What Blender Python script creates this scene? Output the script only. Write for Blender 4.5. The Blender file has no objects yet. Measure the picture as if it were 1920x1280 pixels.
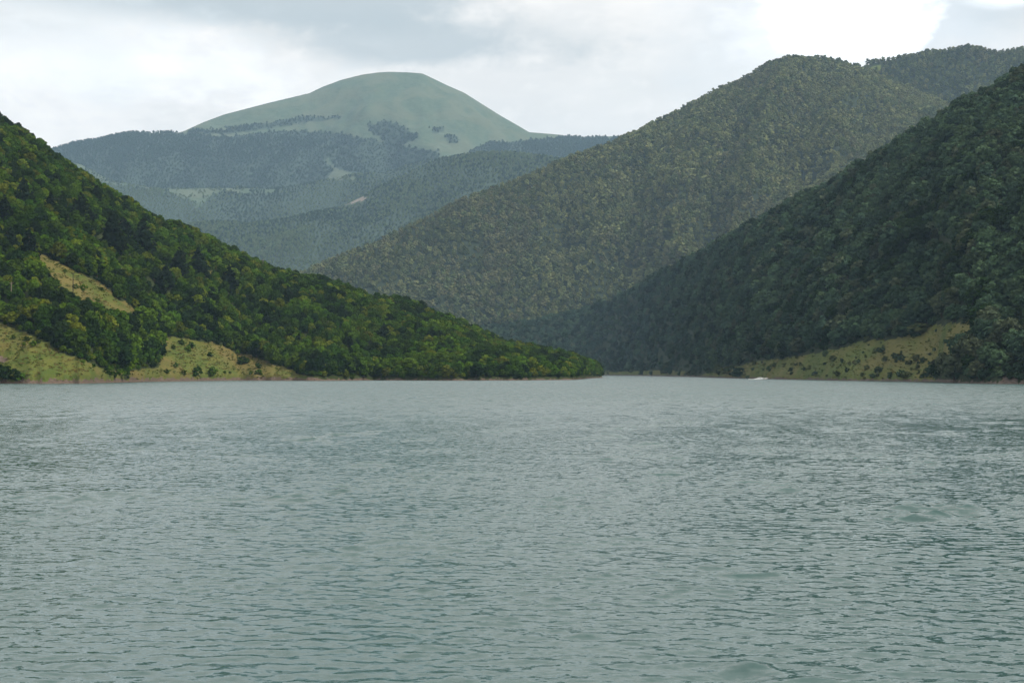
import bpy, math, random
import numpy as np
from mathutils import Vector, Matrix

R = math.radians
rng = np.random.default_rng(7)
random.seed(7)
scene = bpy.context.scene
COL = scene.collection

# ------------------------------------------------------------------ camera
F, HOR, CAMZ = 2638.0, 697.0, 6.5          # focal length and horizon row in photo pixels, eye height in m
cam_data = bpy.data.cameras.new('camera')
cam = bpy.data.objects.new('camera', cam_data)
COL.objects.link(cam)
cam.location = (0, 0, CAMZ)
cam.rotation_euler = (R(90), 0, 0)
cam_data.sensor_width = 36.0
cam_data.lens = 36.0 * F / 1920.0
cam_data.shift_y = (HOR - 640.0) / 1920.0
cam_data.clip_start, cam_data.clip_end = 0.5, 60000.0
scene.camera = cam

# ------------------------------------------------------------------ sun, sky, exposure
SUN_EL, SUN_AZ = 50.0, 112.0                # azimuth clockwise from the view direction (+Y)
sd = Vector((math.cos(R(SUN_EL)) * math.sin(R(SUN_AZ)), math.cos(R(SUN_EL)) * math.cos(R(SUN_AZ)), math.sin(R(SUN_EL))))
sun_data = bpy.data.lights.new('sun', 'SUN')
sun_data.energy, sun_data.angle, sun_data.color = 4.2, R(2.0), (1.0, 0.95, 0.86)
sun = bpy.data.objects.new('sun', sun_data)
COL.objects.link(sun)
sun.rotation_euler = sd.to_track_quat('Z', 'Y').to_euler()

scene.view_settings.view_transform = 'Standard'
scene.view_settings.look = 'None'
scene.view_settings.exposure = 0.0
scene.view_settings.gamma = 1.0
scene.cycles.use_denoising = True
scene.cycles.use_adaptive_sampling = False
scene.cycles.max_bounces = 6
scene.cycles.diffuse_bounces = 3
scene.cycles.glossy_bounces = 3
scene.cycles.transmission_bounces = 3
scene.cycles.volume_bounces = 1


class N:
    """tiny node-tree writer"""
    def __init__(self, tree):
        self.t = tree
        tree.nodes.clear()

    def new(self, kind, **kw):
        n = self.t.nodes.new(kind)
        for k, v in kw.items():
            setattr(n, k, v)
        return n

    def put(self, sock, v):
        if isinstance(v, bpy.types.NodeSocket):
            self.t.links.new(v, sock)
        elif v is not None:
            sock.default_value = v

    def math(self, op, a, b=None, c=None, clamp=False):
        n = self.new('ShaderNodeMath', operation=op, use_clamp=clamp)
        for i, v in enumerate((a, b, c)):
            self.put(n.inputs[i], v)
        return n.outputs[0]

    def vmath(self, op, a, b=None):
        n = self.new('ShaderNodeVectorMath', operation=op)
        self.put(n.inputs[0], a)
        self.put(n.inputs[1], b)
        return n.outputs[0]

    def mix(self, f, a, b, mode='MIX'):
        n = self.new('ShaderNodeMix', data_type='RGBA', blend_type=mode)
        self.put(n.inputs[0], f)
        self.put(n.inputs[6], a if isinstance(a, bpy.types.NodeSocket) else (*a[:3], 1))
        self.put(n.inputs[7], b if isinstance(b, bpy.types.NodeSocket) else (*b[:3], 1))
        return n.outputs[2]

    def noise(self, vec, scale, detail=3.0, rough=0.55, dist=0.0):
        n = self.new('ShaderNodeTexNoise')
        self.put(n.inputs['Vector'], vec)
        n.inputs['Scale'].default_value = scale
        n.inputs['Detail'].default_value = detail
        n.inputs['Roughness'].default_value = rough
        n.inputs['Distortion'].default_value = dist
        return n.outputs[0]

    def ramp(self, v, lo, hi):
        n = self.new('ShaderNodeMapRange', interpolation_type='SMOOTHSTEP')
        self.put(n.inputs[0], v)
        n.inputs[1].default_value, n.inputs[2].default_value = lo, hi
        return n.outputs[0]

    def mapping(self, vec, scale=(1, 1, 1), loc=(0, 0, 0), rot=(0, 0, 0)):
        n = self.new('ShaderNodeMapping')
        self.put(n.inputs[0], vec)
        n.inputs['Scale'].default_value = scale
        n.inputs['Location'].default_value = loc
        n.inputs['Rotation'].default_value = rot
        return n.outputs[0]


def build_world():
    w = bpy.data.worlds.new('World')
    scene.world = w
    w.use_nodes = True
    g = N(w.node_tree)
    sky = g.new('ShaderNodeTexSky', sky_type='NISHITA')
    sky.sun_disc = False
    sky.sun_elevation, sky.sun_rotation = R(SUN_EL), R(SUN_AZ)
    sky.air_density, sky.dust_density = 1.0, 2.0
    d = g.new('ShaderNodeTexCoord').outputs['Generated']
    sep = g.new('ShaderNodeSeparateXYZ')
    g.put(sep.inputs[0], d)
    az = g.math('ARCTAN2', sep.outputs[0], sep.outputs[1])
    el = g.math('ARCSINE', sep.outputs[2])
    comb = g.new('ShaderNodeCombineXYZ')
    g.put(comb.inputs[0], az)
    g.put(comb.inputs[1], el)
    # cloud deck: 3D noise over the whole dome, flattened towards the horizon
    stretched = g.mapping(d, scale=(1, 1, 2.6))
    n1 = g.noise(stretched, 3.2, 6, 0.55, 0.4)
    n2 = g.noise(g.mapping(d, scale=(1, 1, 2.2), loc=(3.1, 1.7, 0.4)), 11.0, 5, 0.55, 0.3)
    n3 = g.noise(g.mapping(d, scale=(1, 1, 1.8), loc=(5.3, 0.7, 2.4)), 30.0, 4, 0.55, 0.2)
    wob = g.math('ADD', g.math('MULTIPLY', g.math('SUBTRACT', n2, 0.5), 2.6), g.math('MULTIPLY', g.math('SUBTRACT', n3, 0.5), 1.5))

    def ell(px, py, rx, ry, soft=0.5, wobble=1.0):
        """a cloud body centred on one direction of the sky"""
        a0, e0 = math.atan((px - 960) / F), math.atan((HOR - py) / F)
        x = g.math('DIVIDE', g.math('SUBTRACT', az, a0), rx / F)
        y = g.math('DIVIDE', g.math('SUBTRACT', el, e0), ry / F)
        r = g.math('SQRT', g.math('ADD', g.math('MULTIPLY', x, x), g.math('MULTIPLY', y, y)))
        r = g.math('ADD', r, g.math('MULTIPLY', wob, wobble))
        return g.math('SUBTRACT', 1.0, g.ramp(r, 1.0 - soft, 1.0 + soft))

    grey = g.ramp(n1, 0.48, 0.78)
    fine = g.ramp(n2, 0.40, 0.62)
    cloud = g.mix(grey, (10.7, 10.1, 9.5), (8.6, 8.5, 8.2))
    cloud = g.mix(g.math('MULTIPLY', fine, 0.7), cloud, (8.5, 8.3, 8.0))
    cloud = g.mix(g.math('MULTIPLY', g.ramp(n3, 0.5, 0.75), 0.5), cloud, (10.8, 10.3, 9.8))
    # the blue gap between cumulus heads
    gap = g.math('MULTIPLY', g.math('MAXIMUM', ell(1800, 30, 120, 120, 0.5, 0.5), g.math('MULTIPLY', ell(1380, 60, 120, 130, 0.6, 0.6), 0.6)), 0.85)
    cover = g.math('SUBTRACT', 1.0, gap)
    blue = g.mix(0.75, sky.outputs[0], (10.2, 10.4, 10.3))
    col = g.mix(cover, blue, cloud)
    # grey bases
    for a in ((470, 8, 400, 50, 0.5, 0.7, 0.95), (790, 85, 270, 46, 0.5, 0.7, 0.85), (40, 60, 240, 60, 0.6, 0.8, 0.5), (215, 165, 50, 60, 0.6, 0.9, 0.25),
              (190, 165, 90, 45, 0.6, 0.9, 0.25), (1000, 60, 200, 60, 0.6, 0.8, 0.15), (1890, 55, 90, 45, 0.5, 0.8, 0.35)):
        col = g.mix(g.math('MULTIPLY', ell(*a[:6]), a[6]), col, (5.1, 5.6, 5.75))
    # sunlit cumulus
    for a in ((1590, 50, 150, 80, 0.28, 0.9, 1.0), (1480, 80, 120, 60, 0.6, 1.0, 0.4), (1660, 75, 80, 50, 0.3, 0.9, 0.8), (1890, 18, 80, 35, 0.3, 0.4, 0.7), (150, 130, 260, 80, 0.7, 0.9, 0.35), (400, 150, 230, 50, 0.7, 1.2, 0.3)):
        col = g.mix(g.math('MULTIPLY', ell(*a[:6]), a[6]), col, (13.0, 13.0, 12.8))
    # an overcast sky brightens towards the zenith
    up = g.math('MAXIMUM', sep.outputs[2], 0.0)
    sc = g.new('ShaderNodeVectorMath', operation='SCALE')
    g.put(sc.inputs[0], col)
    g.put(sc.inputs['Scale'], g.math('ADD', 1.0, g.math('MULTIPLY', up, 0.42)))
    bg = g.new('ShaderNodeBackground')
    g.put(bg.inputs[0], sc.outputs[0])
    bg.inputs[1].default_value = 0.1
    out = g.new('ShaderNodeOutputWorld')
    g.put(out.inputs[0], bg.outputs[0])


build_world()


# ------------------------------------------------------------------ helpers
def P(px, py, Y):
    """a photo pixel at depth Y as a point in the place"""
    return ((px - 960.0) / F * Y, Y, CAMZ + (HOR - py) / F * Y)


def shore_Y(py):
    return F * CAMZ / (np.asarray(py, float) - HOR)


def hash2(ix, iy, seed):
    h = (ix.astype(np.int64) * 374761393 + iy.astype(np.int64) * 668265263 + seed * 1442695041) & 0x7fffffff
    h = ((h ^ (h >> 13)) * 1274126177) & 0x7fffffff
    return ((h ^ (h >> 16)) & 0xffff) / 65535.0


def vnoise(x, y, seed=0):
    x = np.asarray(x, float); y = np.asarray(y, float)
    ix, iy = np.floor(x), np.floor(y)
    fx, fy = x - ix, y - iy
    fx = fx * fx * (3 - 2 * fx); fy = fy * fy * (3 - 2 * fy)
    a = hash2(ix, iy, seed); b = hash2(ix + 1, iy, seed); c = hash2(ix, iy + 1, seed); e = hash2(ix + 1, iy + 1, seed)
    return (a + (b - a) * fx) * (1 - fy) + (c + (e - c) * fx) * fy


def fbm(x, y, seed=0, octaves=4):
    s, a, t = 0, 1.0, 0
    for o in range(octaves):
        s = s + a * (vnoise(x * 2 ** o, y * 2 ** o, seed + o) - 0.5)
        t += a
        a *= 0.5
    return s / t * 2


def in_poly(px, py, poly):
    inside = np.zeros(np.shape(px), bool)
    n = len(poly)
    for i in range(n):
        x1, y1 = poly[i]; x2, y2 = poly[(i + 1) % n]
        if y1 == y2:
            continue
        c = (y1 > py) != (y2 > py)
        inside ^= c & (px < (x2 - x1) * (py - y1) / (y2 - y1) + x1)
    return inside


def sm(a, lo, hi):
    t = np.clip((a - lo) / (hi - lo), 0, 1)
    return t * t * (3 - 2 * t)


def mesh_np(name, co, quads=None, tris=None):
    me = bpy.data.meshes.new(name)
    co = np.asarray(co, np.float32)
    q = np.zeros((0, 4), np.int32) if quads is None else np.asarray(quads, np.int32)
    t = np.zeros((0, 3), np.int32) if tris is None else np.asarray(tris, np.int32)
    me.vertices.add(len(co))
    me.vertices.foreach_set('co', co.ravel())
    idx = np.concatenate([q.ravel(), t.ravel()])
    me.loops.add(len(idx))
    me.loops.foreach_set('vertex_index', idx)
    starts = np.concatenate([np.arange(len(q)) * 4, len(q) * 4 + np.arange(len(t)) * 3]).astype(np.int32)
    me.polygons.add(len(starts))
    me.polygons.foreach_set('loop_start', starts)
    me.update(calc_edges=True)
    return me


def grid_quads(nr, nc):
    i = np.arange(nr - 1)[:, None] * nc + np.arange(nc - 1)[None, :]
    return np.stack([i, i + 1, i + nc + 1, i + nc], -1).reshape(-1, 4)


def link(name, me, mat=None, parent=None, smooth=False):
    o = bpy.data.objects.new(name, me)
    COL.objects.link(o)
    if mat is not None and len(me.materials) == 0:
        me.materials.append(mat)
    if smooth:
        me.polygons.foreach_set('use_smooth', np.ones(len(me.polygons), bool))
    if parent:
        o.parent = parent
    return o


def tag(o, label=None, cat=None, group=None, kind=None):
    for k, v in (('label', label), ('category', cat), ('group', group), ('kind', kind)):
        if v:
            o[k] = v
    return o


def material(name):
    m = bpy.data.materials.new(name)
    m.use_nodes = True
    return m, N(m.node_tree)


def finish(g, shader, disp=None):
    out = g.new('ShaderNodeOutputMaterial')
    g.put(out.inputs[0], shader)


def principled(g, color, rough=0.9, normal=None, spec=0.3, **kw):
    b = g.new('ShaderNodeBsdfPrincipled')
    g.put(b.inputs['Base Color'], color if isinstance(color, bpy.types.NodeSocket) else (*color[:3], 1))
    g.put(b.inputs['Roughness'], rough)
    b.inputs['Specular IOR Level'].default_value = spec
    if normal is not None:
        g.put(b.inputs['Normal'], normal)
    for k, v in kw.items():
        g.put(b.inputs[k], v)
    return b.outputs[0]


def bump(g, h, strength, dist):
    b = g.new('ShaderNodeBump')
    g.put(b.inputs['Strength'], strength)
    b.inputs['Distance'].default_value = dist
    g.put(b.inputs['Height'], h)
    return b.outputs[0]


def plain(name, color, rough=0.7, spec=0.3, var=0.15, scale=3.0):
    m, g = material(name)
    pos = g.new('ShaderNodeTexCoord').outputs['Object']
    n = g.noise(pos, scale, 4)
    c = g.mix(g.math('MULTIPLY', n, 1.0), [x * (1 - var) for x in color], [min(1, x * (1 + var)) for x in color])
    finish(g, principled(g, c, rough, spec=spec))
    return m


# ------------------------------------------------------------------ materials of the land
def ground_material(name, grass_a, grass_b, dry, floor_c, earth, s=1.0):
    """colour of the soil and grass; the vertex attribute ground_mix holds R = meadow, G = bare earth"""
    m, g = material(name)
    pos = g.new('ShaderNodeNewGeometry').outputs['Position']
    at = g.new('ShaderNodeAttribute', attribute_name='ground_mix')
    sep = g.new('ShaderNodeSeparateColor')
    g.put(sep.inputs[0], at.outputs['Color'])
    big = g.noise(pos, 0.018 * s, 5, 0.6, 0.6)
    mid = g.noise(g.mapping(pos, scale=(1, 0.5, 1.6)), 0.11 * s, 5, 0.65, 0.5)
    fine = g.noise(pos, 0.8 * s, 4, 0.7)
    grass = g.mix(g.ramp(mid, 0.35, 0.65), grass_a, grass_b)
    grass = g.mix(g.math('MULTIPLY', g.ramp(big, 0.42, 0.62), 0.75), grass, dry)
    grass = g.mix(g.math('MULTIPLY', g.ramp(fine, 0.45, 0.75), 0.45), grass, [c * 0.55 for c in grass_b])
    earth_c = g.mix(g.ramp(g.noise(g.mapping(pos, scale=(1, 1, 5)), 0.45 * s, 5, 0.7), 0.35, 0.7), earth, [c * 0.5 for c in earth])
    edge = g.math('SUBTRACT', fine, 0.5)
    fm = g.ramp(g.math('ADD', sep.outputs[0], g.math('MULTIPLY', edge, 0.5)), 0.35, 0.65)
    fe = g.ramp(g.math('ADD', sep.outputs[1], g.math('MULTIPLY', edge, 0.7)), 0.35, 0.65)
    c = g.mix(fm, floor_c, grass)
    c = g.mix(fe, c, earth_c)
    h = g.math('ADD', fine, g.math('MULTIPLY', mid, 2.0))
    finish(g, principled(g, c, 0.95, bump(g, h, 0.7, 0.9 / s), spec=0.1))
    return m


M_left = ground_material('lakeside_meadow', (0.098, 0.104, 0.022), (0.060, 0.086, 0.016), (0.140, 0.104, 0.036), (0.03, 0.04, 0.012), (0.135, 0.10, 0.078))
M_right = ground_material('shaded_meadow', (0.105, 0.125, 0.036), (0.07, 0.10, 0.03), (0.14, 0.125, 0.05), (0.025, 0.035, 0.018), (0.14, 0.115, 0.10))
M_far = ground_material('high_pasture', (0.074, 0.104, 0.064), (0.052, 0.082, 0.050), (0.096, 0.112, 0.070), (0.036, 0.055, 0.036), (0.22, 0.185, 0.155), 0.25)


# ------------------------------------------------------------------ hills: a foot line, a crest line and the slope between
class Hill:
    def __init__(self, base, crest, tree_h=6.0, zb=-0.6, amp=0.06, cell=160.0, seed=1, g_mix=0.3, bank=0.0, wig=0.0, back=0.55, rib=0.0):
        self.bx = np.array([b[0] for b in base], float)
        self.bY = np.array([b[1] for b in base], float)
        self.bz = np.array([b[2] if len(b) > 2 else zb for b in base], float)
        self.cx = np.array([c[0] for c in crest], float)
        self.cy = np.array([c[1] for c in crest], float)
        self.cY = np.array([c[2] for c in crest], float)
        self.tree_h, self.amp, self.cell, self.seed = tree_h, amp, cell, seed
        self.g_mix, self.bank, self.wig, self.back, self.rib = g_mix, bank, wig, back, rib

    def frame(self, px):
        Yb = np.interp(px, self.bx, self.bY)
        Yc = np.interp(px, self.cx, self.cY)
        zc = CAMZ + (HOR - np.interp(px, self.cx, self.cy)) / F * Yc - self.tree_h
        zb = np.interp(px, self.bx, self.bz)
        return Yb, np.maximum(Yc, Yb + 12), np.maximum(zc, zb + 0.5), zb

    def z_at(self, px, Y):
        Yb, Yc, zc, zb = self.frame(px)
        if self.wig:
            w = self.wig * fbm(px / 55.0, px * 0 + 3.3, self.seed + 50, 4) * (Yb / 1000.0)
            d = Y - Yb
            Y0, Y = Y, Y - w * np.exp(-np.maximum(d, 0) / 45.0)
        else:
            Y0 = Y
        t = (Y - Yb) / (Yc - Yb)
        tc = np.clip(t, 0, 1)
        gz = (1 - self.g_mix) * tc + self.g_mix * np.sin(tc * np.pi / 2)
        z = zb + (zc - zb) * gz
        X = (px - 960) / F * Y
        win = np.sin(np.pi * tc) ** 0.8
        nz = fbm(X / self.cell, Y / self.cell, self.seed, 4)
        z = z + win * self.amp * (zc - zb) * nz
        if self.rib:
            # spurs and gullies running down the slope
            q = px / 90.0 + 0.8 * fbm(X / 300.0, Y / 300.0, self.seed + 9, 3) - 1.2 * tc
            z = z + win * self.rib * (zc - zb) * (1 - 2 * np.abs(2 * (q / 1.6 % 1) - 1))
        if self.bank:
            z = z + self.bank * sm(Y - Yb, 0.5, 4.5) * sm(zc, 1.0, 6.0)
        over = np.maximum(Y - Yc, 0)
        z = z - self.back * over * over / (over + 60.0)
        z = np.where(t < 0, zb + (Y - Yb) * 0.15, z)
        return z

    def z_world(self, X, Y):
        return self.z_at(960 + F * X / Y, Y)

    def build(self, name, mat, x0, x1, nc, nr, masks=None, power=1.5, back_rows=10, back_w=300.0):
        px = np.linspace(x0, x1, nc)
        Yb, Yc, zc, zb = self.frame(px)
        t = np.linspace(0, 1, nr) ** power
        lo = Yb - (28.0 if self.wig else 8.0)
        rows = [lo - 12.0] + [lo + (Yc - lo) * q for q in t] + [Yc + back_w * (k / back_rows) ** 1.5 for k in range(1, back_rows + 1)]
        Y = np.stack(rows)
        PX = np.broadcast_to(px, Y.shape)
        Z = self.z_at(PX, Y)
        co = np.stack([(PX - 960) / F * Y, Y, Z], -1).reshape(-1, 3)
        me = mesh_np(name, co, grid_quads(*Y.shape))
        PY = HOR - F * (Z - CAMZ) / Y
        col = np.zeros((co.shape[0], 4), np.float32)
        col[:, 3] = 1
        if masks:
            mead, earth = masks(PX.ravel(), PY.ravel(), Z.ravel(), (Y - Yb).ravel())
            col[:, 0], col[:, 1] = mead, earth
        a = me.color_attributes.new('ground_mix', 'FLOAT_COLOR', 'POINT')
        a.data.foreach_set('color', col.ravel())
        o = link(name, me, mat, smooth=True)
        return tag(o, kind='structure')

    def ray(self, px, py):
        """where the line of sight through a pixel meets the slope"""
        Yb, Yc, zc, zb = [float(v) for v in self.frame(np.array([px], float)).__iter__()] if False else [float(np.asarray(v)[0]) for v in self.frame(np.array([px], float))]
        Y = np.linspace(Yb, Yc + 80, 900)
        z = self.z_at(np.full_like(Y, px), Y)
        zr = CAMZ + (HOR - py) / F * Y
        hit = np.nonzero(z >= zr)[0]
        k = hit[0] if len(hit) else len(Y) - 1
        return np.array([(px - 960) / F * Y[k], Y[k], z[k]])


def sb(pts):
    return [(p[0], float(shore_Y(p[1]))) for p in pts]


left = Hill(
    sb([(-900, 724), (-100, 719.5), (0, 719), (60, 719.2), (150, 719), (230, 717), (300, 715), (450, 713.2), (590, 713.8), (700, 713), (850, 713.2), (960, 713), (1075, 712), (1090, 710.5), (1112, 708.6), (1136, 708)]),
    [(-900, -160, 1500), (-200, 110, 1370), (0, 222, 1330), (60, 256, 1330), (100, 291, 1330), (150, 322, 1335), (200, 357, 1340), (250, 390, 1345), (292, 420, 1350), (335, 426, 1350),
     (370, 442, 1350), (450, 478, 1360), (500, 500, 1370), (560, 522, 1380), (650, 546, 1400), (700, 561, 1410), (760, 572, 1420), (800, 590, 1430),
     (860, 612, 1450), (950, 647, 1480), (1000, 660, 1510), (1050, 672, 1540), (1100, 682, 1580), (1125, 692, 1610), (1138, 707, 1640)],
    tree_h=6.5, amp=0.07, cell=150, seed=11, bank=3.0, wig=20, rib=0.012)

right = Hill(
    [(700, 3300)] + [(1000, 3000), (1130, 2850)] + sb([(1200, 703.8), (1300, 706.2), (1360, 708), (1440, 710.3), (1560, 713), (1700, 715), (1755, 715.6), (1775, 717.5), (1850, 719), (1920, 720), (2100, 722.5), (2600, 728)]),
    [(700, 668, 3500), (850, 625, 3400), (900, 612, 3330), (1000, 602, 3250), (1080, 585, 3200), (1150, 560, 3000), (1280, 490, 2500), (1400, 422, 2000), (1480, 385, 1850), (1560, 342, 1720),
     (1620, 305, 1630), (1700, 250, 1560), (1800, 190, 1500), (1920, 128, 1450), (2100, 50, 1400), (2600, -120, 1350)],
    tree_h=8, amp=0.10, cell=210, seed=23, bank=1.5, wig=22, rib=0.03, g_mix=0.25)

middle = Hill(
    [(300, 3600, 120), (560, 3500, 110), (900, 3450, 80), (1150, 3350, 80), (1280, 3150, 100), (1400, 2950, 110), (1600, 2800, 120), (1800, 2800, 130), (2300, 2800, 130)],
    [(300, 620, 3750), (480, 553, 3720), (560, 516, 3720), (620, 486, 3760), (700, 455, 3800), (800, 405, 3880), (900, 362, 3960), (980, 332, 4030), (1060, 297, 4100), (1130, 270, 4170), (1200, 246, 4240),
     (1260, 214, 4300), (1320, 181, 4360), (1380, 150, 4430), (1440, 119, 4500), (1490, 106, 4550), (1540, 108, 4580), (1580, 119, 4600), (1620, 130, 4600), (1700, 160, 4500), (1800, 205, 4350), (1950, 270, 4100), (2300, 400, 3800)],
    tree_h=10, amp=0.12, cell=380, seed=37, rib=0.05, g_mix=0.2)

behind = Hill(
    [(1450, 4500, 480), (1620, 4450, 460), (1750, 4250, 420), (2000, 4000, 380), (2400, 3900, 350)],
    [(1450, 150, 4850), (1600, 124, 4850), (1640, 112, 4840), (1700, 101, 4830), (1760, 93, 4820), (1810, 88, 4800), (1870, 93, 4800), (1920, 89, 4800), (2100, 80, 4750), (2400, 60, 4700)],
    tree_h=11, amp=0.06, cell=300, seed=41, rib=0.02, g_mix=0.2)

foot = Hill(
    [(-100, 4300, 180), (400, 4200, 120), (800, 4200, 120), (1300, 4300, 200)],
    [(-100, 520, 4700), (150, 480, 4750), (260, 445, 4800), (340, 418, 4850), (400, 412, 4880), (470, 416, 4900), (560, 402, 4950), (640, 384, 5000), (700, 355, 5050), (770, 318, 5100), (830, 292, 5150),
     (900, 284, 5150), (960, 284, 5150), (1020, 290, 5100), (1080, 303, 5050), (1180, 340, 5000), (1300, 380, 4900)],
    tree_h=10, amp=0.11, cell=380, seed=53, rib=0.04, g_mix=0.3)

terrace = Hill(
    [(-100, 5200, 350), (500, 5200, 350), (1300, 5200, 400)],
    [(-100, 330, 5700), (90, 300, 5750), (150, 305, 5750), (210, 338, 5750), (300, 352, 5750), (430, 350, 5750), (520, 352, 5750), (600, 338, 5800), (660, 326, 5800), (720, 322, 5800), (790, 300, 5850), (880, 288, 5850), (1300, 330, 5850)],
    tree_h=8, amp=0.08, cell=420, seed=61, rib=0.03)

mountain = Hill(
    [(-300, 5950, 500), (300, 5950, 480), (800, 5950, 480), (1400, 5950, 550)],
    [(-300, 380, 6700), (0, 305, 6700), (90, 280, 6700), (150, 266, 6700), (200, 257, 6700), (250, 249, 6700), (330, 250, 6750), (345, 246, 6800), (380, 230, 6850), (420, 215, 6900), (500, 194, 6950),
     (580, 175, 7000), (605, 163, 7000), (640, 150, 7000), (680, 140, 7000), (710, 136, 7000), (730, 135, 7000), (765, 136, 7000), (792, 138, 7000), (815, 149, 7000), (840, 161, 7000), (870, 174, 7000),
     (900, 193, 6980), (940, 218, 6950), (970, 235, 6920), (992, 248, 6900), (1040, 252, 6900), (1100, 259, 6900), (1180, 253, 6900), (1260, 250, 6900), (1400, 300, 6900)],
    tree_h=0, amp=0.10, cell=300, seed=71, rib=0.012, g_mix=0.45, back=0.7)

def push_back(hill, k):
    # the far ranges stand k times as far away and are k times as big
    hill.bY *= k; hill.cY *= k; hill.bz = CAMZ + (hill.bz - CAMZ) * k; hill.cell *= k
    return hill


for h_, k_ in ((foot, 1.3), (terrace, 1.35), (mountain, 1.4)):
    push_back(h_, k_)

# pieces of open land, outlined in the photograph
MEADOW_LEFT = [
    [(66, 474), (100, 487), (150, 512), (200, 538), (218, 560), (250, 578), (262, 596), (225, 592), (180, 575), (140, 566), (105, 535), (85, 512), (70, 492)],
    [(-200, 560), (-50, 590), (0, 606), (60, 630), (130, 666), (200, 694), (236, 700), (252, 740), (-200, 740)],
    [(232, 740), (246, 694), (296, 692), (306, 655), (298, 626), (340, 633), (400, 643), (440, 658), (472, 668), (520, 684), (560, 699), (592, 712), (592, 740)],
    [(381, 503), (408, 512), (402, 520), (383, 514)]]
MEADOW_RIGHT = [[(1285, 720), (1330, 697), (1400, 682), (1500, 667), (1560, 657), (1620, 640), (1680, 634), (1735, 612), (1800, 605), (1845, 590), (1842, 612), (1800, 640), (1778, 668), (1752, 684), (1742, 700), (1758, 712), (1756, 725)],
                [(1130, 704), (1130, 697), (1230, 695), (1285, 697), (1290, 720), (1130, 720)],
                [(1600, 126), (1650, 122), (1650, 130), (1600, 131)]]
SCAR_LEFT = [[(64, 366), (84, 371), (110, 382), (118, 387), (100, 384), (70, 372)], [(-40, 666), (14, 669), (16, 678), (-40, 680)]]
SCAR_RIGHT = [[(1872, 722), (1885, 705), (1905, 690), (1914, 692), (1900, 722)]]
FOREST_MOUNTAIN = [
    [(-300, 420), (-300, 290), (90, 270), (200, 250), (250, 238), (262, 250), (330, 255), (345, 252), (420, 256), (500, 250), (560, 244), (620, 247), (690, 262), (760, 272), (815, 283), (850, 330), (640, 420), (200, 420)],
    [(262, 247), (270, 240), (340, 246), (330, 251)],
    [(345, 252), (365, 243), (420, 243), (470, 234), (560, 221), (636, 217), (640, 223), (580, 229), (500, 241), (440, 249), (400, 251)],
    [(690, 232), (735, 227), (752, 232), (764, 247), (780, 252), (780, 262), (762, 269), (735, 268), (712, 262), (694, 250)],
    [(808, 240), (832, 238), (832, 247), (810, 248)], [(834, 256), (850, 252), (866, 262), (850, 268), (836, 266)],
    [(880, 282), (915, 270), (960, 266), (1010, 262), (1060, 256), (1110, 258), (1145, 259), (1300, 262), (1300, 400), (880, 400)]]
OPEN_TERRACE = [[(130, 295), (150, 300), (200, 330), (300, 348), (360, 352), (440, 350), (520, 355), (510, 364), (430, 362), (330, 365), (250, 350), (190, 342), (150, 320)],
                [(330, 365), (400, 362), (380, 384), (366, 392), (360, 378)], [(600, 340), (612, 326), (640, 322), (664, 324), (662, 334), (630, 338)]]
OPEN_MOUNTAIN = [[(606, 303), (612, 294), (622, 306), (640, 318), (664, 326), (650, 333), (610, 340), (618, 330), (630, 322), (620, 312)],
                 ]
SCAR_FOOT = [[(612, 385), (640, 377), (666, 363), (680, 366), (684, 373), (658, 381), (630, 388)]]


def any_poly(px, py, polys):
    m = np.zeros(np.shape(px), bool)
    qx, qy = px, py
    px = qx + 7 * fbm(qx / 13.0, qy / 9.0, 501, 3)
    py = qy + 4 * fbm(qx / 13.0, qy / 9.0, 601, 3)
    for p in polys:
        m |= in_poly(px, py, p)
    return m


def mask_left(px, py, z, d):
    return any_poly(px, py, MEADOW_LEFT).astype(float), np.maximum(any_poly(px, py, SCAR_LEFT), (z < np.where(px < 600, 2.2, 0.9))).astype(float)


def mask_right(px, py, z, d):
    return any_poly(px, py, MEADOW_RIGHT).astype(float), np.maximum(any_poly(px, py, SCAR_RIGHT), (z < 1.2)).astype(float)


def mask_mountain(px, py, z, d):
    f = any_poly(px, py, FOREST_MOUNTAIN) & ~any_poly(px, py, OPEN_MOUNTAIN)
    return 1.0 - f, np.zeros(len(px))


def mask_terrace(px, py, z, d):
    return any_poly(px, py, OPEN_TERRACE).astype(float), np.zeros(len(px))


def mask_foot(px, py, z, d):
    return np.zeros(len(px)), any_poly(px, py, SCAR_FOOT).astype(float)


def mask_none(px, py, z, d):
    return any_poly(px, py, MEADOW_RIGHT).astype(float), np.zeros(len(px))


left.build('hill_left', M_left, -900, 1138, 560, 150, mask_left, 1.6)
right.build('hill_right', M_right, 700, 2600, 480, 140, mask_right, 1.7)
middle.build('hill_middle', M_right, 300, 2300, 260, 90, mask_none)
behind.build('hill_behind', M_right, 1450, 2400, 140, 60, mask_none)
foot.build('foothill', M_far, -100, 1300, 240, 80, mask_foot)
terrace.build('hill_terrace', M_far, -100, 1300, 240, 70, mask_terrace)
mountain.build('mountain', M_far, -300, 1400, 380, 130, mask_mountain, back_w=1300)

# valley floor and lake bed, one sheet under everything
gx = np.array([-11000, -3000, -1000, 0, 1000, 3000, 11000.0]); gy = np.array([-300, 200, 800, 2000, 4500, 8000, 13900.0])
GX, GY = np.meshgrid(gx, gy)
bed = mesh_np('ground', np.stack([GX, GY, np.full_like(GX, -6.0)], -1).reshape(-1, 3), grid_quads(7, 7))
tag(link('ground', bed, plain('lake_bed_silt', (0.16, 0.14, 0.11), 0.95, 0.1, 0.3, 0.05)), kind='structure')


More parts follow.
